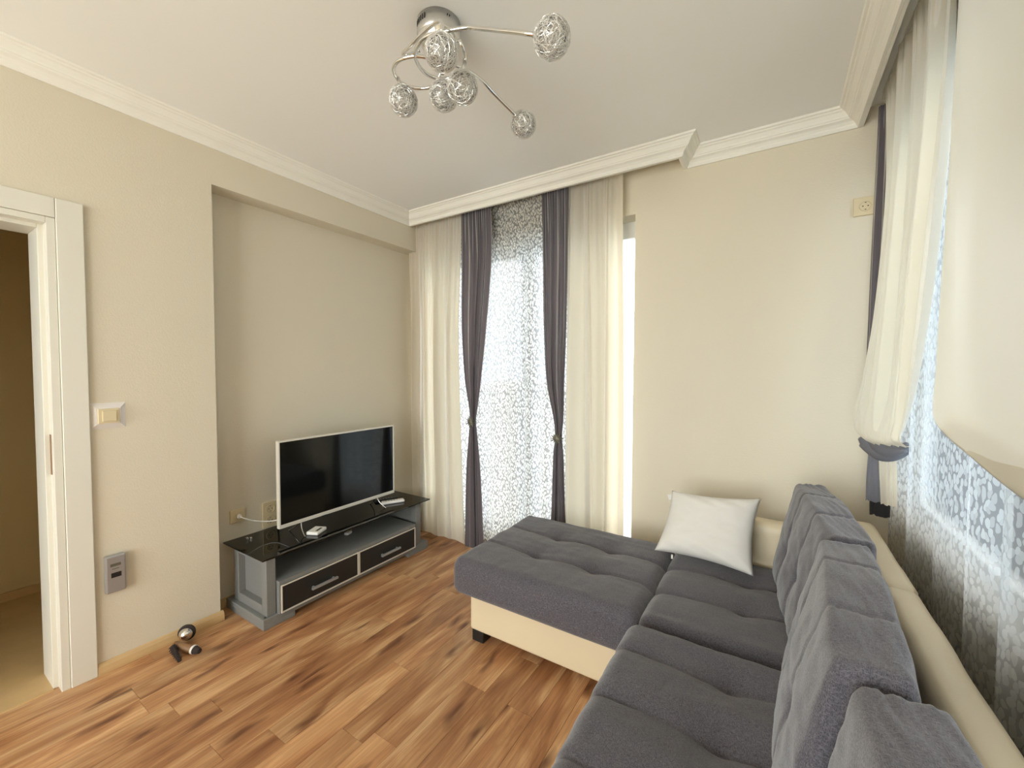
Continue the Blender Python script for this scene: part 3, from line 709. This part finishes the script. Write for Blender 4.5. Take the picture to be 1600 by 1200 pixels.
# ------------------------------------------------------------------ tv stand
ts = tag(empty('tv_stand', (-2.44, 1.72, 0)), 'low silver grey television stand with smoked glass top and two black drawers', 'tv stand')
def tr(o): o.location = Vector(o.location) - Vector(ts.location); return o
Y0, Y1 = 1.105, 2.325
tr(boxes('plinth', [((-2.645, Y0, .030), (-2.235, Y1, .058)), ((-2.645, Y0, 0), (-2.235, Y0 + .17, .031)), ((-2.645, Y1 - .2, 0), (-2.235, Y1, .031))], 'silver_laminate', ts, .003))
tr(box('glass_top', (-2.655, 1.098, .374), (-2.222, 2.338, .382), 'smoked_glass', ts, .001, 1))
for (ya, yb, inner) in ((1.130, 1.180, 1), (2.215, 2.265, -1)):
    tr(boxes('end_frame', [((-2.30, ya, .058), (-2.25, yb, .372)), ((-2.60, ya, .058), (-2.55, yb, .372)), ((-2.55, ya, .058), (-2.30, yb, .108)), ((-2.55, ya, .335), (-2.30, yb, .372))], 'silver_laminate', ts, .003))
    yy = yb - .014 if inner > 0 else ya
    tr(box('end_panel', (-2.55, yy, .108), (-2.30, yy + .014, .335), 'silver_laminate', ts, .001))
    for fx in (-2.275, -2.575): tr(cyl('glass_pad', (fx, (ya + yb) / 2, .371), (fx, (ya + yb) / 2, .3745), .012, 'chrome', ts))
tr(boxes('drawer_case', [((-2.60, 1.183, .214), (-2.222, 2.183, .236)), ((-2.60, 1.183, .0585), (-2.222, 1.201, .214)), ((-2.60, 2.165, .0585), (-2.222, 2.183, .214)), ((-2.60, 1.201, .0585), (-2.59, 2.165, .214)), ((-2.60, 1.673, .0585), (-2.24, 1.693, .214)), ((-2.59, 1.201, .0585), (-2.24, 2.165, .064))], 'silver_laminate', ts, .001))
for (a, b) in ((1.190, 1.682), (1.686, 2.178)):
    d = tr(box('drawer', (-2.240, a + .008, .069), (-2.2195, b - .008, .203), 'black_drawer', ts))
    X0_, X1_ = -2.2225, -2.2155
    fr_ = boxes('drawer_trim', [((X0_, a, .060), (X1_, b, .067)), ((X0_, a, .205), (X1_, b, .212)), ((X0_, a, .067), (X1_, a + .007, .205)), ((X0_, b - .007, .067), (X1_, b, .205))], 'tv_silver', d, .001)
    fr_.location = Vector((0, 0, 0)); 
    m_ = (a + b) / 2
    h = boxes('handle', [((-2.205, m_ - .082, .119), (-2.190, m_ + .082, .132)), ((-2.222, m_ - .07, .121), (-2.204, m_ - .058, .130)), ((-2.222, m_ + .058, .121), (-2.204, m_ + .07, .130))], 'silver_plastic', d, .0015)
pl_ = tr(box('screw_cover', (-2.262, 1.118, .0575), (-2.248, 1.128, .0592), 'black_plastic', ts))
gc = tr(box('glass_clip', (-2.578, 1.182, .3815), (-2.566, 1.194, .398), 'chrome', ts, .002)); gc2 = tr(box('glass_clip', (-2.575, 1.202, .3815), (-2.560, 1.212, .394), 'chrome', ts, .002))

# television
tv = tag(empty('television', (-2.43, 1.711, .384)), 'flat screen television with thin silver frame standing on the glass top', 'television')
def tt(o): o.location = Vector(o.location) - Vector(tv.location); return o
ya, yb, za, zb = 1.282, 2.142, .450, .963
tt(boxes('bezel', [((-2.425, ya, za), (-2.398, yb, za + .022)), ((-2.425, ya, zb - .010), (-2.398, yb, zb)), ((-2.425, ya, za + .022), (-2.398, ya + .010, zb - .010)), ((-2.425, yb - .010, za + .022), (-2.398, yb, zb - .010))], 'tv_silver', tv, .002))
tt(box('screen', (-2.42, ya + .009, za + .021), (-2.4005, yb - .009, zb - .009), 'screen', tv))
tt(box('rear_case', (-2.455, ya + .02, za + .01), (-2.424, yb - .02, zb - .02), 'black_plastic', tv, .01))
for fy in (1.42, 1.985):
    sgn = -1 if fy < 1.7 else 1
    tt(tube('stand_leg', [(-2.41, fy, .455), (-2.39, fy + .01 * sgn, .42), (-2.345, fy + .02 * sgn, .3865), (-2.335, fy + .02 * sgn, .3852)], .003, 'chrome', tv, 8, 5))
    tt(tube('stand_leg', [(-2.43, fy, .455), (-2.45, fy + .01 * sgn, .42), (-2.50, fy + .02 * sgn, .3865), (-2.51, fy + .02 * sgn, .3852)], .003, 'chrome', tv, 8, 5))
tt(box('sensor_bump', (-2.402, 1.55, .4455), (-2.394, 1.585, .4515), 'black_plastic', tv, .001))

# things on the glass top
def rounded(name, size, loc, rz, mat, label, cat, bev=.004, kids=(), group=None):
    o = box(name, (-size[0] / 2, -size[1] / 2, 0), (size[0] / 2, size[1] / 2, size[2]), mat, None, bev, 3)
    o.location = loc; o.rotation_euler = (0, 0, rz); tag(o, label, cat, group)
    for nm, a, b, m in kids: box(nm, a, b, m, o, .0005, 1)
    return o
rounded('thermostat_remote', (.075, .098, .020), (-2.340, 1.475, .3825), .45, 'white_plastic', 'white palm-sized remote with small dark display on the glass top', 'remote', .006,
        [('display', (.008, -.028, .0198), (.024, .026, .0206), 'black_plastic')])
rc_ = rounded('remote_control', (.046, .165, .020), (-2.385, 2.115, .3825), -.50, 'white_plastic', 'white remote control at the right end of the glass top', 'remote', .008)
for i in range(5):
    for j in range(2): box('button', (-.012 + j * .015, -.055 + i * .02, .0195), (-.003 + j * .015, -.046 + i * .02, .0208), 'silver_plastic', rc_, .0005, 1)
rc_ = rounded('remote_control', (.042, .17, .016), (-2.475, 2.13, .3825), -.42, 'black_plastic', 'black remote control lying behind the white one', 'remote', .005)
for i in range(6): box('button', (-.006, -.065 + i * .02, .0155), (.006, -.056 + i * .02, .0168), 'silver_plastic', rc_, .0005, 1)
pk = rounded('small_gadget', (.032, .05, .018), (-2.47, 1.79, .2365), .3, 'white_plastic', 'small white gadget on the shelf under the glass', 'gadget', .006, [('dark_cap', (-.008, .012, .0175), (.010, .024, .026), 'brown_toy')])

# sockets, switch, controller, cable
def frame_plate(name, ax, c, u0, u1, z0, z1, d, mat, parent=None, bev=.003):
    return box(name, (c, u0, z0), (c + d, u1, z1), mat, parent, bev) if ax == 1 else box(name, (u0, c - d, z0), (u1, c, z1), mat, parent, bev)
def euro_face(parent, p, ax, r=.021):
    # round recessed insert with two pin holes
    def at(d, u, z): return (p[0] + d, p[1] + u, p[2] + z) if ax == 1 else (p[0] + u, p[1] - d, p[2] + z)
    rim = [Vector(at(.0015, r * math.cos(t), r * math.sin(t))) for t in np.linspace(0, 2 * math.pi, 28, endpoint=False)]
    V, F = tube_data(rim, .0022, 6, closed=True); link('socket_rim', V, F, 'ivory_plastic', parent, True)
    for u in (-.0095, .0095): cyl('pin_hole', at(.0005, u, 0), at(.0012, u, 0), .0028, 'black_plastic', parent, seg=12)
    for z in (-.016, .016):
        a, b = at(.0005, -.003, z - .002), at(.002, .003, z + .002)
        box('earth_clip', [min(a[i], b[i]) for i in range(3)], [max(a[i], b[i]) for i in range(3)], 'dark_metal', parent)
sw = tag(empty('light_switch', (XL, .603, 1.165)), 'ivory light switch in a clear plastic surround beside the door frame', 'switch')
def rl(o, par): o.location = Vector(o.location) - Vector(par.location); return o
bm = bmesh.new(); cx_, cz_ = .603, 1.165
def ringbox(bm, x, o_, i_):
    pass
V = [(XL, .5425, 1.107), (XL, .6635, 1.107), (XL, .6635, 1.224), (XL, .5425, 1.224), (XL + .010, .562, 1.128), (XL + .010, .644, 1.128), (XL + .010, .644, 1.203), (XL + .010, .562, 1.203)]
rl(link('surround', V, [(0, 1, 5, 4), (1, 2, 6, 5), (2, 3, 7, 6), (3, 0, 4, 7), (4, 5, 6, 7), (3, 2, 1, 0)], 'clear_plastic', sw), sw)
rl(box('switch_frame', (XL + .009, .566, 1.132), (XL + .017, .640, 1.199), 'ivory_plastic', sw, .003), sw)
rl(box('rocker', (XL + .015, .580, 1.142), (XL + .022, .628, 1.189), 'ivory_plastic', sw, .002), sw)
ctl = tag(empty('wall_controller', (XL, .607, .445)), 'silver wall controller with small dark displays low beside the door', 'controller')
rl(box('housing', (XL, .572, .360), (XL + .030, .642, .530), 'silver_plastic', ctl, .006), ctl)
rl(box('display', (XL + .0295, .590, .430), (XL + .0308, .625, .452), 'black_plastic', ctl), ctl)
rl(box('indicator_strip', (XL + .0295, .588, .481), (XL + .0306, .624, .494), 'dark_metal', ctl), ctl)
rl(box('label_strip', (XL + .0295, .594, .468), (XL + .0303, .618, .471), 'dark_metal', ctl), ctl)
rl(cyl('button', (XL + .0295, .607, .392), (XL + .031, .607, .392), .006, 'silver_plastic', ctl), ctl)
s1 = tag(empty('wall_socket', (XN, 1.182, .511)), 'single ivory wall outlet with the white cable plugged in', 'socket')
rl(box('plate', (XN, 1.140, .472), (XN + .012, 1.222, .549), 'ivory_plastic', s1, .003), s1)
rl(box('insert', (XN + .0115, 1.152, .484), (XN + .0145, 1.210, .537), 'ivory_plastic', s1, .001), s1)
s2 = tag(empty('wall_socket', (XN, 1.366, .462)), 'double ivory wall outlet with two round sockets left of the television', 'socket')
rl(box('plate', (XN, 1.322, .386), (XN + .012, 1.412, .545), 'ivory_plastic', s2, .003), s2)
for z in (.430, .502):
    for o in [x for x in [0]]:
        h0 = set(s2.children); euro_face(s2, (XN + .012, 1.367, z), 1, .026)
        for c_ in set(s2.children) - h0: rl(c_, s2)
s3 = tag(empty('wall_socket', (.349, YF, 2.165)), 'ivory wall outlet high on the far wall beside the right curtain', 'socket')
rl(box('plate', (.307, YF - .012, 2.122), (.393, YF, 2.209), 'ivory_plastic', s3, .003), s3)
h0 = set(s3.children); euro_face(s3, (.352, YF - .012, 2.165), 0, .022)
for c_ in set(s3.children) - h0: rl(c_, s3)
cb_ = tag(empty('power_cable', (XN + .02, 1.17, .51)), 'white cable running from the single outlet behind the television', 'cable')
rl(cyl('plug', (XN + .0148, 1.181, .511), (XN + .035, 1.181, .511), .012, 'white_plastic', cb_), cb_)
rl(tube('cord', [(XN + .033, 1.181, .511), (XN + .05, 1.20, .497), (XN + .06, 1.25, .47), (XN + .08, 1.31, .452), (XN + .12, 1.36, .455), (XN + .20, 1.42, .50)], .0032, 'white_plastic', cb_, 8, 8), cb_)
hs = tag(empty('light_switch', (HX, .28, 1.19)), 'light switch plate on the dim hall wall seen through the doorway', 'switch')
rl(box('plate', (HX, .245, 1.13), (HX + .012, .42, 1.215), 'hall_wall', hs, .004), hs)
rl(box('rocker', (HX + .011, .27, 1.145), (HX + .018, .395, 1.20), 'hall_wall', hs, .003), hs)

# toy on the floor by the skirting
ty = tag(empty('toy', (-2.42, .82, 0)), 'small toy of a silver ball with brown peg and dark tuft by the skirting', 'toy')
def ball(name, c, r, mat, par, sc=(1, 1, 1), seg=24):
    bm = bmesh.new(); bmesh.ops.create_uvsphere(bm, u_segments=seg, v_segments=seg // 2, radius=r)
    o = bmobj(name, bm, mat, par, True); o.location = Vector(c) - Vector(par.location); o.scale = sc; return o
ball('silver_ball', (-2.475, .850, .045), .030, 'chrome', ty)
ring = [Vector((-2.482, .857, .045)) + Vector((.028 * math.cos(t) * .55, .028 * math.cos(t) * .85, .031 * math.sin(t))) * 1.06 for t in np.linspace(0, 2 * math.pi, 32, endpoint=False)]
V, F = tube_data(ring, .008, 8, closed=True); rl(link('dark_rim', V, F, 'dark_fuzz', ty, True), ty)
rl(cyl('peg', (-2.46, .80, .022), (-2.345, .836, .020), .016, 'brown_toy', ty, .019), ty)
rl(cyl('white_band', (-2.350, .8345, .020), (-2.338, .838, .020), .0205, 'white_plastic', ty), ty)
rl(cyl('dark_tip', (-2.338, .838, .020), (-2.310, .847, .019), .019, 'dark_fuzz', ty, .011), ty)
bm = bmesh.new(); rs = random.Random(3)
A, B = Vector((-2.44, .785, .026)), Vector((-2.315, .768, .018))
for i in range(150):
    t = rs.random(); c = A.lerp(B, t); th = rs.uniform(0, 6.28); rr = .020 * (1 - .35 * t)
    dv = Vector((rs.uniform(-.3, .3), math.cos(th), math.sin(th))).normalized() * rr
    if (c + dv).z < .001: dv.z = .001 - c.z
    cyl_bm(bm, c, c + dv, .0022, .0008, 4)
cyl_bm(bm, A, B, .013, .008, 10)
rl(bmobj('dark_tuft', bm, 'dark_fuzz', ty), ty)

# ------------------------------------------------------------------ ceiling lamp
lc = Vector((-1.055, 1.165, ZC))
lm = tag(empty('ceiling_lamp', lc), 'chrome ceiling lamp with curling arms and six wire-mesh glass globes', 'lamp')
drum = lathe('canopy', [(.0001, 0), (.078, 0), (.078, -.050), (.074, -.056)], 'brushed_steel', lm, 56)
lathe('canopy_bowl', [(.075, -.055), (.073, -.062), (.062, -.080), (.042, -.096), (.018, -.104), (.0001, -.106)], 'chrome', lm, 56)
rs = random.Random(5)
for k in range(6):
    a = math.radians(236 + k * 7.5); c = Vector((.0785 * math.cos(a), .0785 * math.sin(a), -.022))
    s_ = box('vent_slot', (-.0008, -.0018, -.009), (.0008, .0018, .009), 'black_plastic', lm); s_.location = c; s_.rotation_euler = (0, 0, a)
for k in range(2):
    a = math.radians(334 + k * 6); s_ = box('vent_slot', (-.0008, -.0016, -.003), (.0008, .0016, .003), 'black_plastic', lm)
    s_.location = (.0785 * math.cos(a), .0785 * math.sin(a), -.018); s_.rotation_euler = (0, 0, a)
AZ = 2.42
arm1 = [(-.965, 1.135, 2.505), (-.90, 1.09, 2.46), (-.879, 1.075, AZ + .015), (-.888, 1.108, AZ), (-.92, 1.141, AZ), (-.966, 1.162, AZ), (-1.008, 1.16, AZ), (-1.040, 1.141, AZ), (-1.057, 1.105, AZ), (-1.05, 1.055, AZ), (-1.025, 1.016, AZ), (-.979, .989, AZ), (-.925, .982, AZ), (-.865, .996, AZ - .005), (-.800, 1.015, 2.41), (-.750, 1.015, 2.385), (-.703, 1.012, 2.36), (-.650, 1.012, 2.333), (-.600, 1.013, 2.308), (-.575, 1.022, 2.300)]
arm2 = [(-1.03, 1.16, 2.525), (-1.02, 1.15, 2.47), (-1.045, 1.151, AZ + .01), (-1.086, 1.16, AZ), (-1.124, 1.15, AZ), (-1.154, 1.123, AZ), (-1.167, 1.087, AZ), (-1.152, 1.041, AZ), (-1.122, 1.014, AZ), (-1.079, 1.007, AZ), (-1.033, 1.02, AZ), (-.999, 1.049, AZ), (-.971, 1.085, AZ), (-.941, 1.132, AZ), (-.92, 1.177, AZ), (-.911, 1.24, AZ), (-.903, 1.300, 2.407), (-.888, 1.352, 2.389), (-.875, 1.392, 2.374), (-.872, 1.412, 2.369)]
def rlm(o): o.location = Vector(o.location) - lc; return o
rlm(tube('arm', arm1, .0062, 'chrome', lm, 10, 6)); rlm(tube('arm', arm2, .0062, 'chrome', lm, 10, 6))
rlm(tube('arm', [(-1.10, 1.11, 2.52), (-1.12, 1.06, 2.48), (-1.085, 1.02, 2.45), (-1.03, 1.0, 2.44), (-.96, .985, 2.44), (-.885, .972, 2.435), (-.862, .965, 2.415), (-.861, .963, 2.39)], .0055, 'chrome', lm, 10, 6))
for (a, b) in (((-1.06, 1.10, 2.512), (-.97, 1.13, 2.512)), ((-1.045, 1.085, 2.508), (-1.0, 1.17, 2.508)), ((-1.075, 1.13, 2.505), (-1.0, 1.115, 2.505))):
    rlm(box('crossbar', (-.001, -.001, -.001), (.001, .001, .001), 'chrome', lm)) if False else rlm(cyl('crossbar', a, b, .005, 'chrome', lm, seg=8))
rlm(cyl('centre_rod', (-1.02, 1.145, 2.535), (-1.02, 1.145, 2.43), .006, 'chrome', lm, seg=12))
# wire globe mesh shared by all six
def wire_globe(r=.050, n=95, seed=1):
    rs = random.Random(seed); V = []; F = []
    for k in range(n):
        ax = Vector((rs.gauss(0, 1), rs.gauss(0, 1), rs.gauss(0, 1))).normalized(); off = rs.uniform(-.75, .75)
        a = ax.orthogonal().normalized(); b = ax.cross(a); rr = r * math.sqrt(1 - off * off)
        p1, p2, k1, k2 = rs.uniform(0, 6.28), rs.uniform(0, 6.28), rs.choice((3, 4, 5, 7)), rs.choice((5, 8, 9))
        pts = []
        for i in range(26):
            t = 2 * math.pi * i / 26
            p = ax * (off * r + .0045 * math.sin(k1 * t + p1)) + (a * math.cos(t) + b * math.sin(t)) * rr
            p = p.normalized() * r * (1 + .035 * math.sin(k2 * t + p2) + rs.uniform(-.02, .02)); pts.append(p)
        v, f = tube_data(pts, .00052, 3, len(V), closed=True); V += v; F += f
    me = bpy.data.meshes.new('wire_cage'); me.from_pydata([tuple(v) for v in V], [], F); me.materials.append(MATS['wire_metal'])
    return me
wm = wire_globe()
bm = bmesh.new(); bmesh.ops.create_uvsphere(bm, u_segments=32, v_segments=16, radius=.0465); gm = bpy.data.meshes.new('glass_bulb'); bm.to_mesh(gm); bm.free()
gm.polygons.foreach_set('use_smooth', [True] * len(gm.polygons)); gm.materials.append(MATS['globe_glass'])
bm = bmesh.new(); bmesh.ops.create_uvsphere(bm, u_segments=16, v_segments=12, radius=.011); bm.transform(Matrix.Diagonal((1, 1, 1.9, 1))); bum = bpy.data.meshes.new('bulb'); bm.to_mesh(bum); bm.free()
bum.polygons.foreach_set('use_smooth', [True] * len(bum.polygons)); bum.materials.append(MATS['white_plastic'])
globes = [((-.532, 1.040, 2.285), (-.575, 1.022, 2.300)), ((-.861, .962, 2.328), (-.861, .963, 2.395)), ((-.897, 1.105, 2.318), (-.899, 1.118, 2.42)),
          ((-1.004, 1.132, 2.343), (-.985, 1.160, 2.42)), ((-1.150, 1.080, 2.346), (-1.155, 1.06, 2.42)), ((-.866, 1.448, 2.357), (-.872, 1.412, 2.369))]
for i, (c, a) in enumerate(globes):
    g = bpy.data.objects.new('globe_shade', wm); COL.objects.link(g); g.parent = lm; g.location = Vector(c) - lc; g.rotation_euler = (i * .9, i * 1.7, i * .4)
    q = bpy.data.objects.new('glass_bulb', gm); COL.objects.link(q); q.parent = g
    q2 = bpy.data.objects.new('bulb', bum); COL.objects.link(q2); q2.parent = g
    cc, aa = Vector(c), Vector(a); d = (cc - aa).normalized()
    rlm(cyl('lamp_holder', aa, cc - d * .022, .0052, 'chrome', lm, seg=12))
    rlm(cyl('holder_collar', cc - d * .054, cc - d * .044, .0085, 'chrome', lm, seg=14))
